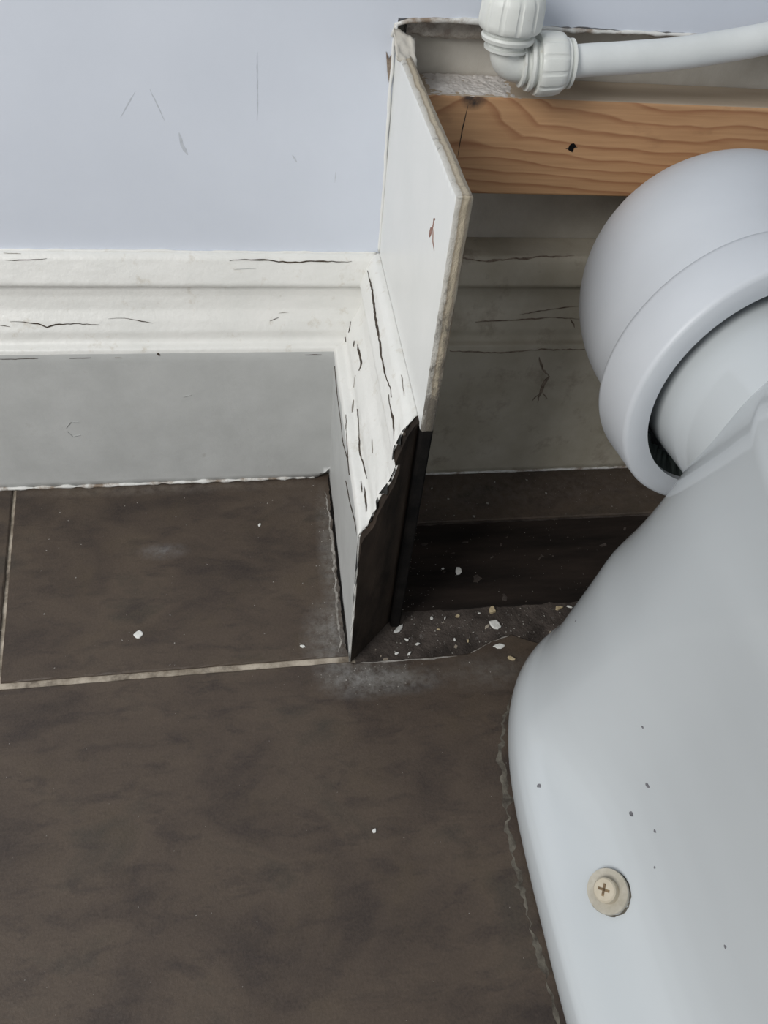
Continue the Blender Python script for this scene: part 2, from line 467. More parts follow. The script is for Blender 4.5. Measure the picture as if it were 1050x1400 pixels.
v, f = box_geo(0.0294, 1.4, 0.046, 0.12, 0.0, 0.3025)
wall_alcove = tag(mesh_obj('wall_alcove', v, f, M_BAREWALL, None, False), 'bare cream wall behind the timber batten', None, None, 'structure')
def plaster_layer():
    V, F = [], []
    nx, nz = 240, 6
    for i in range(nx + 1):
        x = 0.0362 + (0.42 - 0.0362) * i / nx
        lo = 0.2925 + 0.0016 * noise.noise(Vector((x * 110, 5, 0))) + 0.0009 * noise.noise(Vector((x * 380, 1, 0)))
        if x > 0.10: lo += min(0.006, (x - 0.10) * 0.2)
        for j in range(nz + 1):
            t = j / nz
            z = lo + (0.3035 - lo) * t
            y = 0.0375 + 0.0022 * noise.noise(Vector((x * 170, z * 250, 2))) + (0.003 if j == 0 else 0)
            V.append((x, y, z))
        V.append((x, 0.0458, lo)); V.append((x, 0.0458, 0.3035))
    m = nz + 3
    order = list(range(nz + 1)) + [nz + 2, nz + 1]
    for i in range(nx):
        for q in range(len(order)):
            a, b = order[q], order[(q + 1) % len(order)]
            F.append((m*i+a, m*i+b, m*(i+1)+b, m*(i+1)+a))
    return mesh_obj('torn_plaster_edge', V, F, M_TORN, wall_alcove, True)
plaster_layer()
for k, (pl, w) in enumerate([([(-0.0416, 0.2859), (-0.0432, 0.2529)], 0.0007), ([(-0.0853, 0.2459), (-0.0845, 0.2395), (-0.0824, 0.2341)], 0.0018),
        ([(-0.0974, 0.2668), (-0.0921, 0.2517)], 0.0006), ([(-0.1049, 0.2655), (-0.1145, 0.2528)], 0.0005),
        ([(0.0001, 0.2268), (-0.0002, 0.2205)], 0.0006), ([(-0.0245, 0.2356), (-0.0221, 0.2316)], 0.0008)]):
    ribbon('scuff_mark', [(x, 0.025, z, 0, -1, 0) for x, z in pl], w, M_SCUFF, wall, 20 + k, lift=0.00008, wander=0.15)

# --- skirting boards
PROF = [(0,.177),(.003,.1768),(.0055,.1745),(.0085,.1675),(.0112,.1608),(.0108,.1588),(.0080,.157),(.0082,.151),(.0105,.143),(.0145,.137),(.0175,.131),(.018,.126),(.0195,.1235),(.024,.1225),(.025,.119),(.025,0)]
def dense_profile(back=0.0, soft=2):
    pts = [Vector((d, z, 0)) for d, z in PROF]
    if back: pts = [Vector((-back, .177, 0))] + pts
    up = subdivide_line(pts[:-1], 0.0007)
    for _ in range(soft):
        up = [up[0]] + [(up[i-1] + up[i] * 2 + up[i+1]) / 4 for i in range(1, len(up) - 1)] + [up[-1]]
    dn = subdivide_line([up[-1], Vector((.025, 0, 0))], 0.006)
    return [(p.x, p.y) for p in up] + [(p.x, p.y) for p in dn[1:]]

def skirting_along_x(name, x0, x1, mat, step, back=0.0, lump=0.00022, zbot=None, mat2=None):
    prof = dense_profile(back)
    nx = int((x1 - x0) / step); V, F = [], []; m = len(prof)
    for i in range(nx + 1):
        x = x0 + (x1 - x0) * i / nx
        for d, z in prof:
            k = lump * (noise.noise(Vector((x * 55, d * 300, z * 90))) + 0.5 * noise.noise(Vector((x * 160, d * 300, z * 260))))
            zz = z
            if z < 0.0005 and zbot: zz = zbot(x)
            V.append((x, 0.025 - d - (k if d > 0.001 else 0), zz))
        V.append((x, 0.0249 + back, 0.0))
    mm = m + 1
    for i in range(nx):
        for j in range(mm):
            j2 = (j + 1) % mm
            F.append((mm*i+j, mm*i+j2, mm*(i+1)+j2, mm*(i+1)+j))
    F.append(tuple(range(mm))); F.append(tuple(mm*nx + j for j in range(mm - 1, -1, -1)))
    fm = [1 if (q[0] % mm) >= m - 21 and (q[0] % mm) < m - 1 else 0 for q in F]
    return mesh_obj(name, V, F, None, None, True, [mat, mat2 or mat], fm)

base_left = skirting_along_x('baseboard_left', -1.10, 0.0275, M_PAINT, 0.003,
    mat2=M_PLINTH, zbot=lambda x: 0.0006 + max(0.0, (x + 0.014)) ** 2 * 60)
tag(base_left, 'white moulded skirting board with cracked paint along the blue-grey wall', None, None, 'structure')
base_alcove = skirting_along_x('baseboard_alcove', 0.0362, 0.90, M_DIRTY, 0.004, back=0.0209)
tag(base_alcove, 'grimy old skirting board in the shaded alcove behind the toilet', None, None, 'structure')

KX = 0.0294 / 0.025
def skirting_return():
    prof = dense_profile(0.0)
    ny = 70; V, F = [], []; m = len(prof)
    for i in range(ny + 1):
        t = i / ny
        for q, (d, z) in enumerate(prof):
            nn = noise.noise(Vector((z * 210, d * 210, 4))) + 0.6 * noise.noise(Vector((z * 560, d * 500, 9)))
            if z > 0.121: back = 0.0045 + 0.0040 * nn
            else: back = 0.0010 + 0.0011 * nn + 0.004 * max(0, (z - 0.10) / 0.02)
            back = max(0.0004, back)
            ye = -0.1356 - d * 1.176 + back
            y = 0.025 + (ye - 0.025) * t
            k = 0.0003 * (noise.noise(Vector((y * 55, d * 300, z * 90))) + 0.6 * noise.noise(Vector((y * 150, d * 300, z * 260))))
            lift = 0.0006 * max(0, (t - 0.93) / 0.07) * (1 + nn)
            V.append((0.0294 - d * KX - (k + lift if d > 0.001 else 0), y, z))
        V.append((0.0293, 0.025 + (-0.1356 + 0.006 - 0.025) * t, 0.0))
    mm = m + 1
    for i in range(ny):
        for j in range(mm):
            j2 = (j + 1) % mm
            F.append((mm*i+j, mm*i+j2, mm*(i+1)+j2, mm*(i+1)+j))
    F.append(tuple(range(mm))); F.append(tuple(mm*ny + j for j in range(mm - 1, -1, -1)))
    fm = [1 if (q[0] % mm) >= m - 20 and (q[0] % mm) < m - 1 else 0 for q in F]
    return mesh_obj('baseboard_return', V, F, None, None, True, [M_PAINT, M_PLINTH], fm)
base_ret = tag(skirting_return(), 'short white skirting return with split paint and a broken mitred end', None, None, 'structure')
def mitre_core():
    prof = dense_profile(0.0)
    V, F = [], []
    ins = 0.0006; m = len(prof); ny = 10
    for i in range(ny + 1):
        for d, z in prof:
            d2 = max(0, d - ins); z2 = z - ins if z > 0.01 else z
            r = 0.0006 * noise.noise(Vector((d * 300, z * 120, 6)))
            ye = -0.1356 - d2 * 1.176 + (r if i == ny else 0)
            V.append((0.0294 - d2 * KX, -0.10 + (ye + 0.10) * i / ny, z2))
        V.append((0.0293, -0.10 + (-0.1356 + 0.10) * i / ny, 0.0))
    mm = m + 1
    for i in range(ny):
        for j in range(mm):
            j2 = (j + 1) % mm
            F.append((mm*i+j, mm*i+j2, mm*(i+1)+j2, mm*(i+1)+j))
    F.append(tuple(range(mm))); F.append(tuple(mm*ny + j for j in range(mm - 1, -1, -1)))
    o = mesh_obj('mitred_end', V, F, M_DARKWOOD, base_ret, False)
    o['label'] = 'dark bare timber of the mitre cut'
    return o
mitre_core()

# paint splits: narrow inlaid lines of bare wood and dirt
CR_L=[
[(-0.0639,0.0193,0.1741,0.00,-0.92,0.39),(-0.0511,0.0195,0.1745,0.00,-0.92,0.39),(-0.0404,0.0194,0.1742,0.00,-0.92,0.39),(-0.0342,0.0191,0.1735,0.00,-0.92,0.39),(-0.0211,0.0189,0.1731,0.00,-0.92,0.39),(-0.0170,0.0193,0.1740,0.00,-0.92,0.39),(-0.0061,0.0193,0.1740,0.00,-0.92,0.39),(0.0113,0.0192,0.1737,0.00,-0.92,0.39)],
[(-0.1940,0.0216,0.1764,0.00,-0.68,0.74),(-0.1843,0.0214,0.1762,0.00,-0.68,0.74)],
[(-0.1935,0.0190,0.1733,0.00,-0.92,0.39),(-0.1830,0.0190,0.1733,0.00,-0.92,0.39),(-0.1701,0.0194,0.1742,0.00,-0.92,0.39)],
[(-0.2056,0.0095,0.1350,0.00,-0.89,0.45),(-0.1998,0.0091,0.1342,0.00,-0.89,0.45)],
[(-0.1993,0.0104,0.1369,0.00,-0.83,0.55),(-0.1913,0.0102,0.1365,0.00,-0.89,0.45),(-0.1833,0.0098,0.1357,0.00,-0.89,0.45),(-0.1784,0.0090,0.1340,0.00,-0.89,0.45),(-0.1731,0.0096,0.1352,0.00,-0.89,0.45),(-0.1617,0.0098,0.1356,0.00,-0.89,0.45),(-0.1469,0.0095,0.1351,0.00,-0.89,0.45)],
[(-0.1412,0.0113,0.1382,0.00,-0.83,0.55),(-0.1311,0.0115,0.1385,0.00,-0.83,0.55),(-0.1236,0.0107,0.1374,0.00,-0.83,0.55),(-0.1140,0.0099,0.1357,0.00,-0.89,0.45)],
[(-0.0411,0.0103,0.1366,0.00,-0.89,0.45),(-0.0354,0.0115,0.1385,0.00,-0.83,0.55)],
[(-0.0353,0.0130,0.1408,0.00,-0.83,0.55),(-0.0287,0.0133,0.1412,0.00,-0.83,0.55)],
[(-0.2090,0.0000,0.1168,0.00,-1.00,-0.00),(-0.1864,0.0000,0.1170,0.00,-1.00,-0.00)],
[(-0.1676,0.0000,0.1167,0.00,-1.00,-0.00),(-0.1547,0.0000,0.1171,0.00,-1.00,-0.00)],
[(-0.1400,0.0000,0.1169,0.00,-1.00,-0.00),(-0.1355,0.0000,0.1168,0.00,-1.00,-0.00)],
[(-0.0191,0.0000,0.1175,0.00,-1.00,-0.00),(-0.0080,0.0000,0.1173,0.00,-1.00,-0.00)],
[(-0.1135,0.0000,0.1188,0.00,-1.00,-0.00),(-0.1117,0.0000,0.1188,0.00,-1.00,-0.00)],
[(-0.0616,0.0173,0.1693,0.00,-0.92,0.39),(-0.0482,0.0175,0.1698,0.00,-0.92,0.39)],
[(-0.1018,0.0000,0.0836,0.00,-1.00,-0.00),(-0.0958,0.0000,0.0854,0.00,-1.00,-0.00)],
[(-0.1833,0.0000,0.0586,0.00,-1.00,-0.00),(-0.1788,0.0000,0.0638,0.00,-1.00,-0.00),(-0.1736,-0.0000,0.0636,0.00,-1.00,-0.00)],
[(-0.1831,0.0000,0.0552,0.00,-1.00,-0.00),(-0.1804,0.0000,0.0503,0.00,-1.00,-0.00),(-0.1752,0.0000,0.0515,0.00,-1.00,-0.00)],
]
CR_R=[
[(0.0211,0.0139,0.1708,-0.89,0.00,0.45),(0.0212,-0.0010,0.1711,-0.89,0.00,0.45),(0.0209,-0.0188,0.1706,-0.89,0.00,0.45),(0.0202,-0.0365,0.1692,-0.89,0.00,0.45),(0.0200,-0.0561,0.1687,-0.89,0.00,0.45),(0.0194,-0.0721,0.1674,-0.89,0.00,0.45),(0.0195,-0.0872,0.1676,-0.90,0.00,0.43),(0.0204,-0.1001,0.1694,-0.89,0.00,0.45),(0.0202,-0.1075,0.1691,-0.89,0.00,0.45)],
[(0.0193,-0.1035,0.1673,-0.90,0.00,0.43),(0.0190,-0.1122,0.1667,-0.90,0.00,0.43),(0.0191,-0.1222,0.1669,-0.90,0.00,0.43),(0.0180,-0.1372,0.1646,-0.90,0.00,0.43)],
[(0.0119,-0.0115,0.1363,-0.86,0.00,0.51),(0.0111,-0.0158,0.1349,-0.86,0.00,0.51)],
[(0.0131,-0.0178,0.1379,-0.79,0.00,0.62),(0.0130,-0.0275,0.1378,-0.79,0.00,0.62),(0.0133,-0.0377,0.1382,-0.79,0.00,0.62),(0.0116,-0.0417,0.1358,-0.86,0.00,0.51)],
[(0.0084,-0.0678,0.1278,-0.99,0.00,0.12),(0.0081,-0.0800,0.1259,-0.82,0.00,0.58),(0.0071,-0.0947,0.1244,-0.82,0.00,0.58),(0.0068,-0.1021,0.1239,-0.82,0.00,0.58),(0.0076,-0.1133,0.1251,-0.82,0.00,0.58),(0.0080,-0.1241,0.1256,-0.82,0.00,0.58)],
[(0.0046,-0.1232,0.1231,-0.19,0.00,0.98),(0.0045,-0.1315,0.1231,-0.19,0.00,0.98)],
[(0.0061,-0.1274,0.1234,-0.19,0.00,0.98),(0.0056,-0.1393,0.1233,-0.19,0.00,0.98),(0.0053,-0.1460,0.1233,-0.19,0.00,0.98)],
[(0.0000,-0.0104,0.1155,-1.00,0.00,-0.00),(0.0000,-0.0296,0.1097,-1.00,0.00,-0.00),(0.0000,-0.0565,0.1101,-1.00,0.00,-0.00),(-0.0000,-0.0779,0.1072,-1.00,0.00,-0.00)],
[(0.0000,-0.0689,0.1049,-1.00,0.00,-0.00),(-0.0000,-0.1014,0.1178,-1.00,0.00,-0.00),(-0.0000,-0.1111,0.1157,-1.00,0.00,-0.00)],
[(0.0000,-0.0969,0.0968,-1.00,0.00,-0.00),(0.0000,-0.1210,0.1037,-1.00,0.00,-0.00),(-0.0000,-0.1417,0.1127,-1.00,0.00,-0.00),(-0.0000,-0.1558,0.1154,-1.00,0.00,-0.00)],
[(0.0017,-0.0669,0.1226,-0.19,0.00,0.98),(-0.0000,-0.1008,0.1190,-0.95,0.00,0.32)],
[(0.0096,-0.0415,0.1323,-0.86,0.00,0.51),(0.0084,-0.0470,0.1271,-0.99,0.00,0.12)],
[(0.0075,-0.0563,0.1250,-0.82,0.00,0.58),(0.0053,-0.0658,0.1233,-0.19,0.00,0.98)],
[(0.0272,-0.0503,0.1769,-0.06,0.00,1.00)],
[(0.0257,-0.0990,0.1767,-0.62,0.00,0.79),(0.0250,-0.1150,0.1761,-0.62,0.00,0.79)],
[(0.0084,0.0183,0.1276,-0.99,0.00,0.12),(0.0080,0.0020,0.1256,-0.82,0.00,0.58)],
[(0.0117,0.0101,0.1359,-0.86,0.00,0.51),(0.0097,0.0028,0.1325,-0.86,0.00,0.51)],
[(0.0216,-0.1387,0.1718,-0.89,0.00,0.45),(0.0219,-0.1406,0.1725,-0.89,0.00,0.45)],
[(0.0124,-0.1043,0.1370,-0.86,0.00,0.51),(0.0116,-0.1146,0.1358,-0.86,0.00,0.51)],
]
CR_A=[
[(0.1435,0.0000,0.1134,0.00,-1.00,-0.00),(0.1488,0.0000,0.1026,0.00,-1.00,-0.00),(0.1549,0.0000,0.0960,0.00,-1.00,-0.00),(0.1524,0.0000,0.0861,0.00,-1.00,-0.00),(0.1524,0.0000,0.0724,0.00,-1.00,-0.00)],
[(0.1507,-0.0000,0.0793,0.00,-1.00,-0.00),(0.1481,0.0000,0.0739,0.00,-1.00,-0.00)],
[(0.1538,0.0000,0.0827,0.00,-1.00,-0.00),(0.1590,0.0000,0.0757,0.00,-1.00,-0.00)],
[(0.0959,0.0098,0.1356,0.00,-0.89,0.45),(0.1214,0.0102,0.1364,0.00,-0.89,0.45),(0.1473,0.0111,0.1379,0.00,-0.83,0.55),(0.1710,0.0105,0.1370,0.00,-0.89,0.45)],
[(0.0768,0.0212,0.1761,0.00,-0.68,0.74),(0.0960,0.0196,0.1746,0.00,-0.92,0.39),(0.1255,0.0211,0.1760,0.00,-0.68,0.74),(0.1660,0.0238,0.1769,0.00,-0.07,1.00)],
[(0.0788,0.0000,0.1191,0.00,-1.00,-0.00),(0.1126,0.0000,0.1175,0.00,-1.00,-0.00),(0.1435,0.0000,0.1195,0.00,-1.00,-0.00),(0.1756,0.0000,0.1191,0.00,-1.00,-0.00)],
[(0.1631,0.0105,0.1371,0.00,-0.89,0.45),(0.1669,0.0079,0.1318,0.00,-0.89,0.45)],
[(0.1264,0.0122,0.1396,0.00,-0.83,0.55),(0.1418,0.0135,0.1415,0.00,-0.83,0.55),(0.1676,0.0150,0.1446,0.00,-0.96,0.28)],
]

WL = [.0011,.0005,.0006,.0007,.0010,.0006,.0006,.0005,.0007,.0006,.0005,.0007,.0022,.0004,.0005,.0005,.0005]
for k, rows in enumerate(CR_L):
    if len(rows) < 2: continue
    ribbon('paint_crack', rows, WL[k] * 0.66, M_FAINT if k > 12 else M_CRACK if WL[k] > .00055 else M_CRACK2, base_left, 40 + k, lift=0.0003, thick=0.0006)
WR = [.0016,.0013,.0012,.0015,.0011,.0008,.0009,.0010,.0010,.0010,.0007,.0006,.0006,.0006,.0005,.0008,.0008,.0018,.0006]
for k, rows in enumerate(CR_R):
    if len(rows) < 2: continue
    ribbon('paint_crack', rows, WR[k] * 0.72, M_CRACK if WR[k] > .00065 else M_CRACK2, base_ret, 70 + k, lift=0.00042, thick=0.0008, jit=0.6)
WA = [.0022,.0016,.0014,.0009,.0016,.0012,.0016,.0008]
for k, rows in enumerate(CR_A):
    ribbon('dirt_streak', rows, WA[k] * 0.7, M_DIRT, base_alcove, 100 + k, lift=0.00035, thick=0.0006, jit=0.7)

# caulk bead along the foot of the left skirting
def bead(name, pts, r, mat, parent, seed, squash=1.0, amp=0.5):
    P = subdivide_line(pts, 0.003)
    rr = [r * (1 + amp * noise.noise(Vector((seed, p.x * 130, p.y * 130 + p.z * 130)))) for p in P]
    P = [p + Vector((noise.noise(p * 140 + Vector((seed, 0, 0))), noise.noise(p * 140 + Vector((0, seed, 0))), noise.noise(p * 140 + Vector((0, 0, seed))))) * r * 0.5 for p in P]
    v, f = sweep(P, rr, 10)
    return mesh_obj(name, v, f, mat, parent, True)
bead('caulk_bead', [(-1.09, -0.0003, 0.0008), (-0.18, -0.0004, 0.0010), (-0.10, -0.0002, 0.0013), (-0.035, 0.0004, 0.0014), (-0.012, 0.0016, 0.0008)], 0.0012, M_CAULK, base_left, 1.0, amp=1.3)
bead('caulk_bead', [(0.037, -0.0002, 0.0008), (0.30, -0.0002, 0.0008)], 0.0011, M_CAULK, base_alcove, 2.0)
bead('caulk_bead', [(-1.10, 0.0243, 0.1772), (0.027, 0.0243, 0.1768)], 0.0009, M_PAINT, base_left, 3.0, amp=0.3)

# ================================================================== the boxing panel
panel = tag(empty('plywood_panel', (0.0327, -0.05, 0.0)), 'upright white painted plywood panel with raw chipped edges standing out from wall', 'panel')
PX0, PX1, PY0, PY1, PZT = 0.0294, 0.0360, -0.1402, 0.0458, 0.2912
def panel_board():
    # faces on a grid so the arrises wander; painted left face, bare right face, raw edges
    V, F, FM = [], [], []
    def grid(fn, nu, nv, mi):
        b = len(V)
        for j in range(nv + 1):
            for i in range(nu + 1): V.append(fn(i / nu, j / nv))
        for j in range(nv):
            for i in range(nu):
                a = b + j * (nu + 1) + i
                F.append((a, a + 1, a + nu + 2, a + nu + 1)); FM.append(mi)
    def wob(a, s, amp): return amp * (noise.noise(Vector((a * 47, s + 0.37, 0.21))) + 0.35 * noise.noise(Vector((a * 210 + 0.3, s + 0.5, 3.4))))
    ztop = lambda y: PZT + wob(y, 1, 0.0005)
    yfr = lambda z: PY0 + wob(z, 2, 0.0006)
    zb = 0.1745
    c = 0.0009
    def lface(u, t):
        y = (yfr(0.23) + c) if u == 1 else PY1 + (PY0 + c - PY1) * u
        z = zb + (ztop(y) - c - zb) * t
        if u == 1: y = yfr(z) + c
        return (PX0, y, z)
    grid(lface, 60, 40, 0)
    grid(lambda u, t: (PX1, PY1 + (PY0 + c - PY1) * u, zb + (ztop(PY1 + (PY0 - PY1) * u) - c - zb) * t), 20, 14, 2)
    # top edge: left chamfer, flat, right chamfer
    xs = [PX0, PX0 + c, (PX0 + PX1) / 2, PX1 - c, PX1]
    def tope(u, t):
        k = min(4, int(round(t * 4))); y = PY1 + (PY0 + c - PY1) * u
        dz = -c if k in (0, 4) else 0
        rough = 0.0004 * noise.noise(Vector((y * 130 + 0.4, k * 1.73 + 0.2, 5.3)))
        return (xs[k], y, ztop(y) + dz + (rough if 0 < k < 4 else 0))
    grid(tope, 90, 4, 1)
    def fre(u, t):
        k = min(4, int(round(t * 4))); z = zb + (ztop(PY0) - c - zb) * u
        dy = c if k in (0, 4) else 0
        rough = 0.0007 * noise.noise(Vector((z * 150 + 0.4, k * 1.73 + 0.2, 7.3)))
        return (xs[k], yfr(z) + dy + (rough if 0 < k < 4 else 0), z)
    grid(fre, 90, 4, 1)
    # the little cap where top and front chamfers meet
    def capf(u, t):
        k = min(4, int(round(t * 4))); yb = PY0 + c
        a = u * pi / 2; dd = -c if k in (0, 4) else 0
        return (xs[k], yfr(PZT - c) + c - (c + dd * 1.0) * sin(a), ztop(PY0) - c + (c + dd * 1.0) * cos(a))
    grid(capf, 4, 4, 1)
    b = len(V)
    vv, ff = box_geo(PX0 + 0.0008, PX1 - 0.0008, PY0 + 0.003, PY1, zb - 0.0002, PZT - 0.003)
    for q in ff: F.append(tuple(i + b for i in q)); FM.append(1)
    V += vv
    return mesh_obj('board', V, F, None, panel, True, [M_PAINT2, M_PLY, M_PLYBACK], FM)
pb = panel_board()
m = pb.modifiers.new('weld', 'WELD'); m.merge_threshold = 0.00012
def lower_board():
    V, F = [], []
    n = 60
    for i in range(n + 1):
        z = 0.1744 * i / n
        w = 0.0005 * noise.noise(Vector((z * 160, 2, 2)))
        V += [(PX0 + 0.0001, PY1, z), (PX0 + 0.0001, PY0 + 0.0012 + w, z), (PX0 + 0.0014, PY0 + w, z), (PX1 - 0.001, PY0 + w * 0.6, z), (PX1, PY0 + 0.001, z), (PX1, PY1, z)]
    for i in range(n):
        for j in range(6):
            j2 = (j + 1) % 6
            F.append((6*i+j, 6*i+j2, 6*(i+1)+j2, 6*(i+1)+j))
    F.append(tuple(range(6))); F.append(tuple(6*n + j for j in range(5, -1, -1)))
    o = mesh_obj('lower_board', V, F, M_BLACK, panel, False)
    o['label'] = 'blackened lower end of the panel'
lower_board()
# reddish chip through the paint
for k, pl in enumerate([[(-0.1107, 0.2678), (-0.1079, 0.2618), (-0.1049, 0.2559)], [(-0.1085, 0.2632), (-0.1130, 0.2588), (-0.1172, 0.2566)]]):
    ribbon('paint_chip', [(PX0, y, z, -1, 0, 0) for y, z in pl], 0.0026 if k == 0 else 0.0018, M_REDMARK, panel, 130 + k, jit=0.8)
# painted-over caulk up the wall joint and along the plaster lip
bead('caulk_bead', [(0.0291, 0.0247, 0.178), (0.0284, 0.0246, 0.242), (0.0280, 0.0246, 0.276), (0.0280, 0.0246, 0.2927), (0.0288, 0.0246, 0.3019)], 0.0009, M_PAINT2, panel, 5.0, amp=0.4)
bead('caulk_bead', [(0.0270, 0.0246, 0.2960), (0.0285, 0.0246, 0.3015), (0.0352, 0.0246, 0.3040), (0.0503, 0.0246, 0.3045), (0.0733, 0.0246, 0.3045)], 0.0012, M_CAULK, wall, 6.0, amp=0.7)
bead('caulk_bead', [(0.0733, 0.0248, 0.3042), (0.0971, 0.0248, 0.3034), (0.1254, 0.0248, 0.3030), (0.1492, 0.0248, 0.3036), (0.2331, 0.0248, 0.3040), (0.36, 0.0248, 0.304)], 0.0010, M_CAULK, wall, 7.0, amp=0.9)
def paint_tab():
    # folded scrap of thick paint capping the rear end of the panel
    V, F = [], []
    nu, nv = 14, 10
    for j in range(nv + 1):
        for i in range(nu + 1):
            u, t = i / nu, j / nv
            x = 0.0272 + 0.0108 * u; y = 0.0245 - 0.018 * t - 0.004 * u * (1 - t)
            z = 0.2925 + 0.0085 * (1 - t) ** 1.3 - 0.004 * u + 0.0012 * noise.noise(Vector((u * 4, t * 4, 1)))
            V.append((x + 0.0008 * noise.noise(Vector((u * 5, t * 5, 9))), y, z))
    n = len(V)
    V += [(x, y + 0.0003, z - 0.0012) for x, y, z in V]
    for j in range(nv):
        for i in range(nu):
            a = j * (nu + 1) + i; q = (a, a + 1, a + nu + 2, a + nu + 1)
            F.append(q); F.append(tuple(n + k for k in reversed(q)))
    rim = [i for i in range(nu)] + [j * (nu + 1) + nu for j in range(nv)] + [nv * (nu + 1) + nu - i for i in range(nu)] + [(nv - j) * (nu + 1) for j in range(nv)]
    for k in range(len(rim)):
        a, b = rim[k], rim[(k + 1) % len(rim)]
        F.append((a, b, n + b, n + a))
    return mesh_obj('paint_scrap', V, F, M_BAREWALL, panel, True)
paint_tab()
def torn_hole():
    V = [(0.0244, 0.0246, 0.2893), (0.0262, 0.0243, 0.2860), (0.0272, 0.0242, 0.2880), (0.0284, 0.0243, 0.2890), (0.0287, 0.0243, 0.2750), (0.0272, 0.0245, 0.2745), (0.0258, 0.0246, 0.2800)]
    n = len(V); V2 = V + [(x, y + 0.0015, z) for x, y, z in V]
    F = [tuple(range(n)), tuple(range(2*n - 1, n - 1, -1))] + [(i, (i+1) % n, n + (i+1) % n, n + i) for i in range(n)]
    return mesh_obj('torn_patch', V2, F, M_DIRT, wall, False)
torn_hole()

M_PINETOP = simple('dusty_sawn_pine', (0.42, 0.33, 0.24), (0.52, 0.43, 0.33), 40, 0.85, 0.4, 300, stretch=(0.15, 1, 1))
# ================================================================== timber batten
BX0, BX1, BY0, BY1, BZ0, BZ1 = 0.0366, 0.90, 0.0132, 0.0455, 0.2210, 0.2735
v, f = box_geo(BX0, BX1, BY0, BY1, BZ0, BZ1)
batten = mesh_obj('timber_batten', v, f, None, None, False, [M_PINE, M_PINETOP], [0, 1, 0, 0, 0, 0])
bevel(batten, 0.0014, 3)
tag(batten, 'orange-brown pine batten with a knot fixed across the alcove wall', 'batten')
ribbon('timber_split', [(0.0690, BY0, 0.2690, 0, -1, 0), (0.0679, BY0, 0.2560, 0, -1, 0), (0.0676, BY0, 0.2420, 0, -1, 0)], 0.0006, M_CRACK, batten, 140, jit=0.3, wander=0.1)
def star_patch(name, c, nrm, r, mat, parent, seed, n=11, thick=0.0004):
    rr = random.Random(seed); a, u, w = frame_from(nrm); V = []
    for k in range(n):
        t = 2 * pi * k / n; q = r * (0.55 + 0.6 * rr.random())
        V.append(Vector(c) + (u * cos(t) + w * sin(t)) * q + a * 0.00015)
    V2 = V + [p - a * thick for p in V]
    F = [tuple(range(n)), tuple(range(2*n - 1, n - 1, -1))] + [(i, (i+1) % n, n + (i+1) % n, n + i) for i in range(n)]
    return mesh_obj(name, V2, F, mat, parent, False)
star_patch('screw_hole', (0.1334, BY0, 0.2489), (0, -1, 0), 0.0022, M_BLACK, batten, 5)
ribbon('screw_scar', [(0.1300, BY0, 0.2478, 0, -1, 0), (0.1334, BY0, 0.2489, 0, -1, 0), (0.1365, BY0, 0.2493, 0, -1, 0)], 0.0010, M_CRACK, batten, 141, jit=0.8)
ribbon('screw_scar', [(0.1336, BY0, 0.2510, 0, -1, 0), (0.1334, BY0, 0.2489, 0, -1, 0), (0.1340, BY0, 0.2462, 0, -1, 0)], 0.0009, M_CRACK, batten, 142, jit=0.8)
def plaster_smear():
    # crumbly plaster lying on the batten's top beside the panel
    V, F = [], []
    nx, ny = 110, 60
    x0, x1, y0, y1 = 0.0460, 0.0985, 0.0138, 0.0445
    for j in range(ny + 1):
        for i in range(nx + 1):
            u, t = i / nx, j / ny
            x = x0 + (x1 - x0) * u; y = y0 + (y1 - y0) * t
            edge = min(u * 6, (1 - u) * 5, t * 5, 1)
            h = 0.0007 * edge + 0.0006 * edge * (noise.noise(Vector((x * 420, y * 420, 1))) + noise.noise(Vector((x * 130, y * 130, 5)))) - 0.0002
            V.append((x + 0.0010 * noise.noise(Vector((t * 9, 1, 1))), y + 0.0006 * noise.noise(Vector((u * 20, 4, 1))), BZ1 + h))
    for j in range(ny):
        for i in range(nx):
            a = j * (nx + 1) + i; F.append((a, a + 1, a + nx + 2, a + nx + 1))
    return mesh_obj('plaster_smear', V, F, M_SMEAR, batten, True)
M_SMEAR = simple('crumbled_plaster', (0.62, 0.58, 0.55), (0.74, 0.71, 0.68), 150, 0.95, 0.8, 500, dirt=(0.22, 0.17, 0.15), dirt_scale=330, dirt_lo=0.60, dirt_hi=0.72)
plaster_smear()

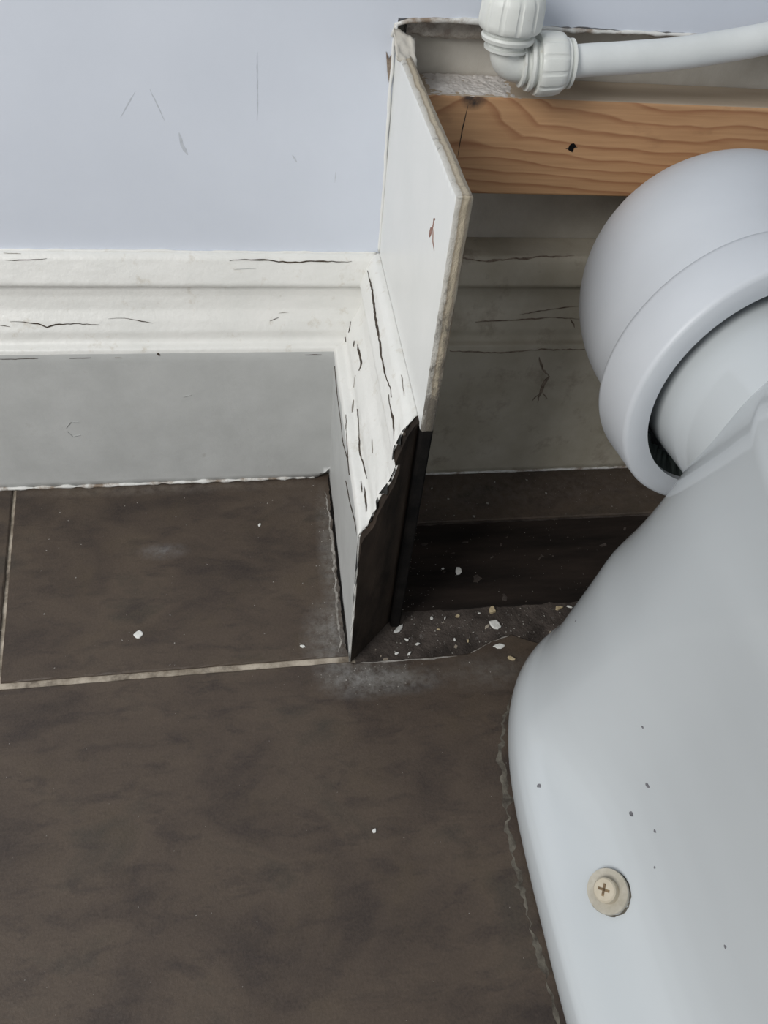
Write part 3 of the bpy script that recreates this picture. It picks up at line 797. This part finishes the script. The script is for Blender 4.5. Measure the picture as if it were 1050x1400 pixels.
# ================================================================== push-fit elbow and pipe
EL = empty('push_fit_elbow', (0.0815, 0.004, 0.280))
tag(EL, 'white push-fit plastic pipe elbow with ribbed collars above the batten', 'pipe fitting')
EC = Vector((0.0815, 0.004, 0.2918))
HD = Vector((1, 0, 0.055)).normalized(); VD = Vector((0, 0, 1))
RB = 0.0079
def elbow_body():
    P = [EC + VD * 0.014]
    r = 0.0075
    for k in range(13):
        a = pi / 2 * k / 12
        P.append(EC + HD * (r - r * cos(a)) + VD * (r - r * sin(a)))
    P.append(EC + HD * 0.0145)
    v, f = sweep(P, RB, 40)
    return mesh_obj('elbow_body', v, f, M_FITTING, EL, True)
elbow_body()
def ribs(k, r, t): 
    return r
def fitting_leg(d, s0, q):
    # neck flanges, ribbed collar nut and release ring; q scales the leg
    sc = lambda prof: [(a * q, r * q) for a, r in prof]
    v, f = lathe(EC + d * s0, d, sc([(0.0, 0.0100), (0.0004, 0.0128), (0.0018, 0.0130), (0.0022, 0.0112), (0.0048, 0.0112), (0.0050, 0.0150), (0.0068, 0.0156), (0.0080, 0.0150), (0.0084, 0.0135), (0.0125, 0.0135)]), 56)
    o = mesh_obj('neck_flange', v, f, M_FITTING, EL, True); smooth_edges(o)
    def rf(k, r, t):
        if k in (2, 3, 4, 5): return r - 0.0006 * q * (1 if cos(t * 12) > 0.55 else 0)
        return r
    v, f = lathe(EC + d * (s0 + 0.0105 * q), d, sc([(0.0, 0.0140), (0.0003, 0.0172), (0.0016, 0.0182), (0.004, 0.0184), (0.013, 0.0180), (0.0165, 0.0172), (0.0178, 0.0158), (0.0180, 0.0125)]), 144, rf)
    o = mesh_obj('collar_nut', v, f, M_FITTING, EL, True); smooth_edges(o)
    v, f = lathe(EC + d * (s0 + 0.0265 * q), d, sc([(0.0, 0.0120), (0.001, 0.0146), (0.0040, 0.0146), (0.0042, 0.0128), (0.0058, 0.0128), (0.0060, 0.0142), (0.0076, 0.0142), (0.0080, 0.0134), (0.0081, 0.0090)]), 56)
    o = mesh_obj('release_ring', v, f, M_FITTING, EL, True); smooth_edges(o)
def smooth_edges(o, ang=35):
    m = o.modifiers.new('edge', 'EDGE_SPLIT'); m.split_angle = radians(ang)
    return o
fitting_leg(HD, 0.0085, 0.79)
fitting_leg(VD, 0.0068, 0.86)
pp = [EC + HD * 0.026]
for x, z in [(0.1243, 0.2955), (0.1434, 0.2973), (0.1707, 0.3003), (0.1936, 0.3042), (0.2196, 0.3100), (0.25, 0.319), (0.29, 0.335), (0.33, 0.358), (0.36, 0.40), (0.375, 0.47), (0.378, 0.60)]:
    pp.append(Vector((x, 0.004 - max(0, x - 0.2) * 0.05, z)))
def catmull(P, n):
    Q = [P[0]*2 - P[1]] + P + [P[-1]*2 - P[-2]]; out = []
    for k in range(1, len(Q) - 2):
        for i in range(n):
            t = i / n; a, b, c_, d_ = Q[k-1], Q[k], Q[k+1], Q[k+2]
            out.append(0.5 * ((b*2) + (c_ - a) * t + (a*2 - b*5 + c_*4 - d_) * t*t + (b*3 - a - c_*3 + d_) * t**3))
    out.append(P[-1]); return out
v, f = sweep(catmull(pp, 6), 0.0075, 36)
pipe = mesh_obj('water_pipe', v, f, M_PIPE, None, True); set_origin(pipe)
tag(pipe, 'white plastic water pipe bending upward out of the elbow', 'pipe')

# ================================================================== toilet
XC = 0.188
toilet = tag(empty('toilet', (XC, -0.33, 0.0)), 'white glazed ceramic toilet pan screwed to the tiled floor', 'toilet')
# z, half width, rear y, front y, exponent
SEC = [(0.000, .1030, -.158, -.538, 2.9), (0.003, .1056, -.155, -.541, 2.9), (0.012, .1066, -.154, -.541, 2.9), (0.022, .1056, -.155, -.539, 2.9), (0.030, .1024, -.156, -.534, 2.9),
       (0.038, .0975, -.157, -.528, 2.9), (0.048, .0920, -.157, -.520, 2.95), (0.060, .0870, -.156, -.512, 3.0), (0.080, .0808, -.155, -.504, 3.0), (0.105, .0752, -.155, -.496, 3.0),
       (0.130, .0715, -.160, -.490, 2.9), (0.160, .0695, -.165, -.488, 2.8), (0.195, .0685, -.169, -.496, 2.7), (0.225, .0690, -.175, -.515, 2.5), (0.255, .0730, -.186, -.545, 2.35),
       (0.285, .0850, -.198, -.580, 2.2), (0.320, .1180, -.200, -.615, 2.15), (0.355, .1480, -.195, -.640, 2.15), (0.385, .1640, -.190, -.652, 2.15), (0.398, .1670, -.188, -.655, 2.15), (0.404, .1640, -.191, -.652, 2.15),
       (0.405, .1400, -.240, -.625, 2.1), (0.398, .1290, -.250, -.612, 2.1), (0.350, .1230, -.258, -.600, 2.1), (0.300, .0900, -.290, -.560, 2.1), (0.270, .0450, -.340, -.500, 2.0)]
def pan_geo():
    rows = []
    S = [Vector(s[:4]) for s in SEC]; E = [s[4] for s in SEC]
    Q = [S[0]] + S + [S[-1]]
    for k in range(len(S) - 1):
        a, b, c_, d_ = Q[k], Q[k+1], Q[k+2], Q[k+3]
        for i in range(5):
            t = i / 5
            p = 0.5 * ((b*2) + (c_ - a)*t + (a*2 - b*5 + c_*4 - d_)*t*t + (b*3 - a - c_*3 + d_)*t**3)
            rows.append((p, E[k] * (1 - t) + E[k+1] * t))
    rows.append((S[-1], E[-1]))
    WA_ = [(0, 0), (0.022, 0), (0.027, 0.02), (0.031, 0.065), (0.035, 0.135), (0.039, 0.19), (0.045, 0.225), (0.054, 0.245), (0.068, 0.25), (0.09, 0.23), (0.12, 0.185), (0.16, 0.12), (0.20, 0.04), (0.24, 0.0), (0.5, 0.0)]
    def waist(z):
        for (a, va), (b, vb) in zip(WA_, WA_[1:]):
            if a <= z <= b:
                t = (z - a) / (b - a); return va + (vb - va) * t
        return 0.0
    inner = 0
    n = 128; V, F = [], []
    for p, e in rows:
        z, w, yr, yf = p
        ym = -0.310 if z < 0.25 and yr > -0.25 else (yr + yf) / 2 + 0.03
        for i in range(n):
            t = 2 * pi * i / n
            cx, sy = cos(t), sin(t)
            px = abs(cx) ** (2 / e) * (1 if cx >= 0 else -1)
            py = abs(sy) ** (2 / e) * (1 if sy >= 0 else -1)
            b = (yr - ym) if py >= 0 else (ym - yf)
            y = ym + b * py
            k = 1.0
            if inner == 0:
                q = min(1.0, max(0.0, (-0.225 - y) / 0.075)); q = q * q * (3 - 2 * q)
                k = 1 - q * waist(z)
            V.append((XC + w * px * k, y, z))
        if z > 0.404: inner = 1
    m = len(rows)
    for k in range(m - 1):
        for i in range(n):
            j = (i + 1) % n
            F.append((k*n+i, k*n+j, (k+1)*n+j, (k+1)*n+i))
    F.append(tuple(range(n - 1, -1, -1))); F.append(tuple((m-1)*n + i for i in range(n)))
    return V, F
PV, PF = pan_geo()
pan = mesh_obj('pan', PV, PF, M_CERAMIC, toilet, True)
# outlet spigot at the back of the pan
RC = Vector((0.1880, -0.1543, 0.2046)); AX = Vector((-0.10, 1, -0.08)).normalized()
v, f = lathe(RC - AX * 0.075, AX, [(0.0, 0.048), (0.018, 0.0495), (0.028, 0.0500), (0.036, 0.0500), (0.044, 0.0495), (0.054, 0.0490), (0.075, 0.0485), (0.098, 0.0485), (0.101, 0.0470)], 96)
mesh_obj('outlet_spigot', v, f, M_CERAMIC, toilet, True)
bvh = BVHTree.FromPolygons([Vector(p) for p in PV], PF)
def on_pan(p):
    loc, nrm, idx, d = bvh.find_nearest(Vector(p))
    if (loc - Vector((XC, loc.y, loc.z))).dot(nrm) < 0: nrm = -nrm
    return loc, nrm
# fixing screw with its cap
sl, sn = on_pan((0.1085, -0.3210, 0.039))
sa = (sn + Vector((-0.12, 0, 0.0))).normalized()
cap = mesh_obj('screw_cap', *lathe(sl + sn * 0.0004, sa, [(0.0, 0.0098), (0.0022, 0.0102), (0.0032, 0.0099), (0.0030, 0.0088), (0.0024, 0.0060), (0.0023, 0.001)], 48), M_CAP, toilet, True)
top = sl + sn * 0.0004 + sa * 0.0023
head = mesh_obj('screw_head', *lathe(top, sa, [(0.0, 0.0056), (0.0042, 0.0055), (0.0050, 0.0048), (0.0051, 0.0010)], 40), M_CAPHEAD, cap, True)
smooth_edges(head); smooth_edges(cap)
a_, u_, w_ = frame_from(sa)
def cross_geo():
    V, F = [], []
    c0 = top + sa * 0.0051
    for ang in (0.55, 0.55 + pi / 2):
        d1 = u_ * cos(ang) + w_ * sin(ang); d2 = -u_ * sin(ang) + w_ * cos(ang)
        b = len(V)
        for h in (-0.0004, 0.00012):
            for s1, s2 in ((-1, -1), (1, -1), (1, 1), (-1, 1)):
                V.append(c0 + d1 * 0.0028 * s1 + d2 * 0.0006 * s2 + sa * h)
        F += [tuple(i + b for i in q) for q in [(0,3,2,1),(4,5,6,7),(0,1,5,4),(1,2,6,5),(2,3,7,6),(3,0,4,7)]]
    return V, F
cv, cf = cross_geo()
mesh_obj('cross_recess', cv, cf, M_BRASS, cap, False)
# grime round the cap and specks on the glaze
def ring_grime():
    pts = []; nn = []
    for k in range(29):
        t = 2 * pi * k / 28
        p = sl + (u_ * cos(t) + w_ * sin(t)) * 0.0103
        q, nq = on_pan(p); pts.append(q); nn.append(nq)
    v, f = ribbon_geo(pts, nn, 0.0007, 0.00015, 0.9, 0.0003, 12, 0.3)
    mesh_obj('grime_ring', v, f, M_RESID2, toilet, False)
ring_grime()
for k, (p, r) in enumerate([((0.1349, -0.2852, 0.08), .0011), ((0.1262, -0.293, 0.06), .0013), ((0.1417, -0.3045, 0.07), .0007), ((0.1554, -0.2082, 0.07), .0005), ((0.1673, -0.1851, 0.17), .0005), ((0.0914, -0.2647, 0.03), .0008), ((0.1345, -0.3184, 0.06), .0004), ((0.1448, -0.2619, 0.1), .0005), ((0.145, -0.3564, 0.09), .0006)]):
    q, nq = on_pan(p)
    star_patch('speck', q, nq, r * 1.5, M_SPECK, toilet, 30 + k, 7, 0.0003)

# ================================================================== pan connector
conn = tag(empty('pan_connector', (0.188, -0.06, 0.10)), 'large white plastic elbow connector on the toilet outlet', 'pipe connector')
R0 = 0.068
v, f = lathe(RC, AX, [(0.0005, 0.0560), (-0.0003, 0.0600), (0.0, R0 - 0.0022), (0.0008, R0 - 0.0007), (0.0026, R0), (0.027, R0), (0.0296, R0 - 0.0006), (0.031, R0 - 0.0030), (0.033, R0 - 0.006), (0.033, 0.0565), (0.014, 0.0560)], 128, None, True)
o = mesh_obj('seal_collar', v, f, M_PLASTIC, conn, True); smooth_edges(o, 50)
def bend_geo():
    P = []; R = []; x0, y0, st, rb, z0 = 0.188, -0.128, 0.029, 0.064, 0.207
    for k in range(8): P.append(Vector((x0, y0 + st * k / 8, z0))); R.append(0.0630)
    for k in range(25):
        a = pi / 2 * k / 24
        P.append(Vector((x0 + rb - rb * cos(a), y0 + st + rb * sin(a) - 0.007 * (k / 24) ** 2, z0 - 0.004 * (k / 24) ** 3)))
        R.append(0.0630 + 0.0032 * sin(pi * k / 24) - 0.0065 * (k / 24) ** 4)
    for k in range(1, 14):
        P.append(Vector((x0 + rb + 0.014 * k, y0 + st + rb - 0.007 - 0.0012 * min(k, 5), z0 - 0.004 - 0.002 * min(k, 5)))); R.append(0.0565 - 0.0005 * min(k, 5))
    return sweep(P, R, 96)
v, f = bend_geo()
mesh_obj('bend', v, f, M_PLASTIC, conn, True)
def rubber_fins():
    V, F = [], []
    rr = random.Random(3); n = 120
    a, u, w = frame_from(AX)
    for lev, (ax, r) in enumerate([(0.004, 0.0562), (0.012, 0.0500), (0.0135, 0.0500), (0.006, 0.0562)]):
        for i in range(n):
            t = 2 * pi * i / n
            q = r + (rr.uniform(-0.0004, 0.0022) if lev in (1, 2) else 0)
            V.append(RC + a * ax + (u * cos(t) + w * sin(t)) * q)
    for k in range(4):
        for i in range(n):
            j = (i + 1) % n; k2 = (k + 1) % 4
            F.append((k*n+i, k*n+j, k2*n+j, k2*n+i))
    return mesh_obj('rubber_fin', V, F, M_RUBBER, conn, False)
rubber_fins()

# ================================================================== debris
def flake(name, x, y, size, label, cat, mat=M_FLAKE, seed=0, z=0.0, asp=0.7, thick=0.0006, group=None, rot=None, tilt=0.12):
    r = random.Random(seed); n = r.choice([7, 8, 9, 10]); V = []
    th = r.uniform(0, pi) if rot is None else rot
    for k in range(n):
        t = 2 * pi * k / n
        q = size * 0.5 * (0.75 + 0.5 * r.random())
        V.append(Vector((cos(t) * q, sin(t) * q * asp, thick)))
    top = [Vector((p.x * 0.8, p.y * 0.8, thick + size * 0.05)) for p in V]
    bot = [Vector((p.x, p.y, 0)) for p in V]
    A = bot + V + top
    F = [tuple(range(n - 1, -1, -1)), tuple(2*n + k for k in range(n))]
    for lev in range(2):
        for k in range(n):
            j = (k + 1) % n; F.append((lev*n+k, lev*n+j, (lev+1)*n+j, (lev+1)*n+k))
    Mx = Matrix.Rotation(th, 3, 'Z')
    A = [Mx @ p for p in A]
    o = mesh_obj(name, A, F, mat, None, False)
    o.location = (x, y, z)
    tag(o, label, cat, group)
    return o
ZB = -0.0008
flake('paint_flake', 0.0847, -0.0967, 0.0066, 'round white paint flake alone on the black floorboard', 'paint flake', seed=1, z=ZB, asp=0.8, rot=1.1)
flake('paint_flake', 0.0740, -0.0940, 0.0022, 'tiny white crumb beside the round flake on black floorboard', 'paint flake', seed=2, z=ZB)
flake('paint_flake', 0.1010, -0.1430, 0.0080, 'largest white paint flake in front of the black floorboard', 'paint flake', seed=3, z=ZB, asp=0.85)
flake('wood_chip', 0.1013, -0.1318, 0.0058, 'tan wood chip at the edge of the black floorboard', 'wood chip', M_CHIP, 4, ZB, 0.8, 0.0018)
flake('paint_flake', 0.0996, -0.1605, 0.0074, 'flat white paint flake lying on the broken tile edge', 'paint flake', seed=5, z=-0.0004, asp=0.45, rot=0.1)
flake('paint_flake', 0.0350, -0.1415, 0.0090, 'long curled paint flake at the foot of the mitred end', 'paint flake', seed=6, z=ZB, asp=0.4, rot=0.75)
flake('wood_chip', 0.1490, -0.1335, 0.0055, 'pale wood chip beside the toilet near black floorboard', 'wood chip', M_CHIP, 7, ZB, 0.5, 0.0012, rot=0.1)
flake('paint_flake', 0.1570, -0.1328, 0.0045, 'white paint sliver right against the toilet base', 'paint flake', seed=8, z=ZB, asp=0.35, rot=-0.5)
flake('paint_flake', -0.1328, -0.1337, 0.0058, 'round white paint drop on tile left of the skirting return', 'paint flake', seed=9, z=0, asp=0.9)
flake('paint_flake', -0.0548, -0.0457, 0.0028, 'small white speck on tile below the left skirting board', 'paint flake', seed=10, z=0)
flake('paint_flake', -0.0290, -0.1505, 0.0032, 'small white speck on tile near the grout joint', 'paint flake', seed=11, z=0, asp=0.6)
flake('paint_flake', 0.0036, -0.2691, 0.0026, 'single white speck in the middle of the wide front tile', 'paint flake', seed=12, z=0)
flake('wood_chip', 0.1055, -0.1705, 0.0052, 'tan splinter on the tile corner beside the toilet', 'wood chip', M_CHIP, 13, 0, 0.4, 0.0012, rot=-0.6)
grp = 'small paint crumbs before the black floorboard'
for k, (x, y) in enumerate([(0.0618, -0.1441), (0.0390, -0.1503), (0.0458, -0.1542), (0.0711, -0.1528), (0.0797, -0.1546), (0.0921, -0.1335), (0.0587, -0.1350), (0.0677, -0.1355), (0.0765, -0.1345), (0.0310, -0.1600), (0.0394, -0.1608), (0.0900, -0.1600)]):
    flake('paint_crumb' if k % 4 else 'wood_crumb', x, y, 0.0022 + 0.0016 * rnd.random(), 'small white paint crumb on the bare strip before the black floorboard' if k % 4 else 'small tan wood crumb on the bare strip before the black floorboard', 'paint crumb' if k % 4 else 'wood crumb', M_FLAKE if k % 4 else M_CHIP, 50 + k, ZB, 0.35 + 0.4 * rnd.random(), group=grp if k % 4 else 'small wood crumbs before the black floorboard')
grp2 = 'paint crumbs under the alcove skirting'
for k, (x, y) in enumerate([(0.1309, -0.0119), (0.0790, -0.0160), (0.158, -0.0108), (0.1065, -0.0470), (0.090, -0.028), (0.120, -0.034), (0.170, -0.026)]):
    flake('paint_crumb', x, y, 0.0018 + 0.0009 * rnd.random(), 'dull paint crumb on the tile strip under the alcove skirting', 'paint crumb', M_RESID, 80 + k, 0.0004, 0.6, group=grp2)
def dust():
    r = random.Random(21); V, F = [], []
    def speck(x, y, z, s):
        b = len(V); a0 = r.uniform(0, pi)
        e = r.uniform(0.3, 1)
        for k in range(4):
            t = a0 + k * pi / 2; q = s * (1 if k % 2 else e)
            V.append((x + cos(t) * q, y + sin(t) * q, z))
        V.append((x, y, z + s * 0.6))
        for k in range(4): F.append((b + k, b + (k + 1) % 4, b + 4))
        F.append((b + 3, b + 2, b + 1, b))
    for _ in range(230): speck(r.uniform(0.03, 0.15), r.uniform(-0.164, -0.131), -0.0008, r.choice([.0002, .0003, .0003, .0005, .0007]))
    for _ in range(130): speck(r.uniform(0.04, 0.2), r.uniform(-0.128, -0.054), -0.0008, r.choice([.00015, .0002, .0003]))
    for _ in range(70): speck(0.038 + abs(r.gauss(0, 0.014)), r.uniform(-0.128, -0.054), -0.0008, r.choice([.0002, .0003, .0005]))
    for _ in range(110): speck(r.uniform(0.04, 0.26), r.uniform(-0.049, -0.002), 0.0004, r.choice([.0002, .0003, .0005]))
    for _ in range(70): speck(r.uniform(-0.22, -0.002), r.uniform(-0.158, -0.004), 0.0, r.choice([.0002, .0003, .0005, .0006]))
    for _ in range(40): speck(-abs(r.gauss(0, 0.014)) - 0.002, r.uniform(-0.158, -0.004), 0.0, r.choice([.0002, .0004, .0006]))
    for _ in range(80): speck(r.uniform(-0.25, 0.09), r.uniform(-0.36, -0.17), 0.0, r.choice([.0002, .0002, .0003, .0004]))
    for _ in range(60): speck(r.gauss(0.02, 0.03), -0.167 - abs(r.gauss(0, 0.010)), 0.0, r.choice([.0003, .0004, .0006]))
    o = mesh_obj('paint_dust', V, F, M_RESID, None, False)
    tag(o, 'fine pale paint dust scattered over the tiles and alcove floor', 'dust', None, 'stuff')
dust()
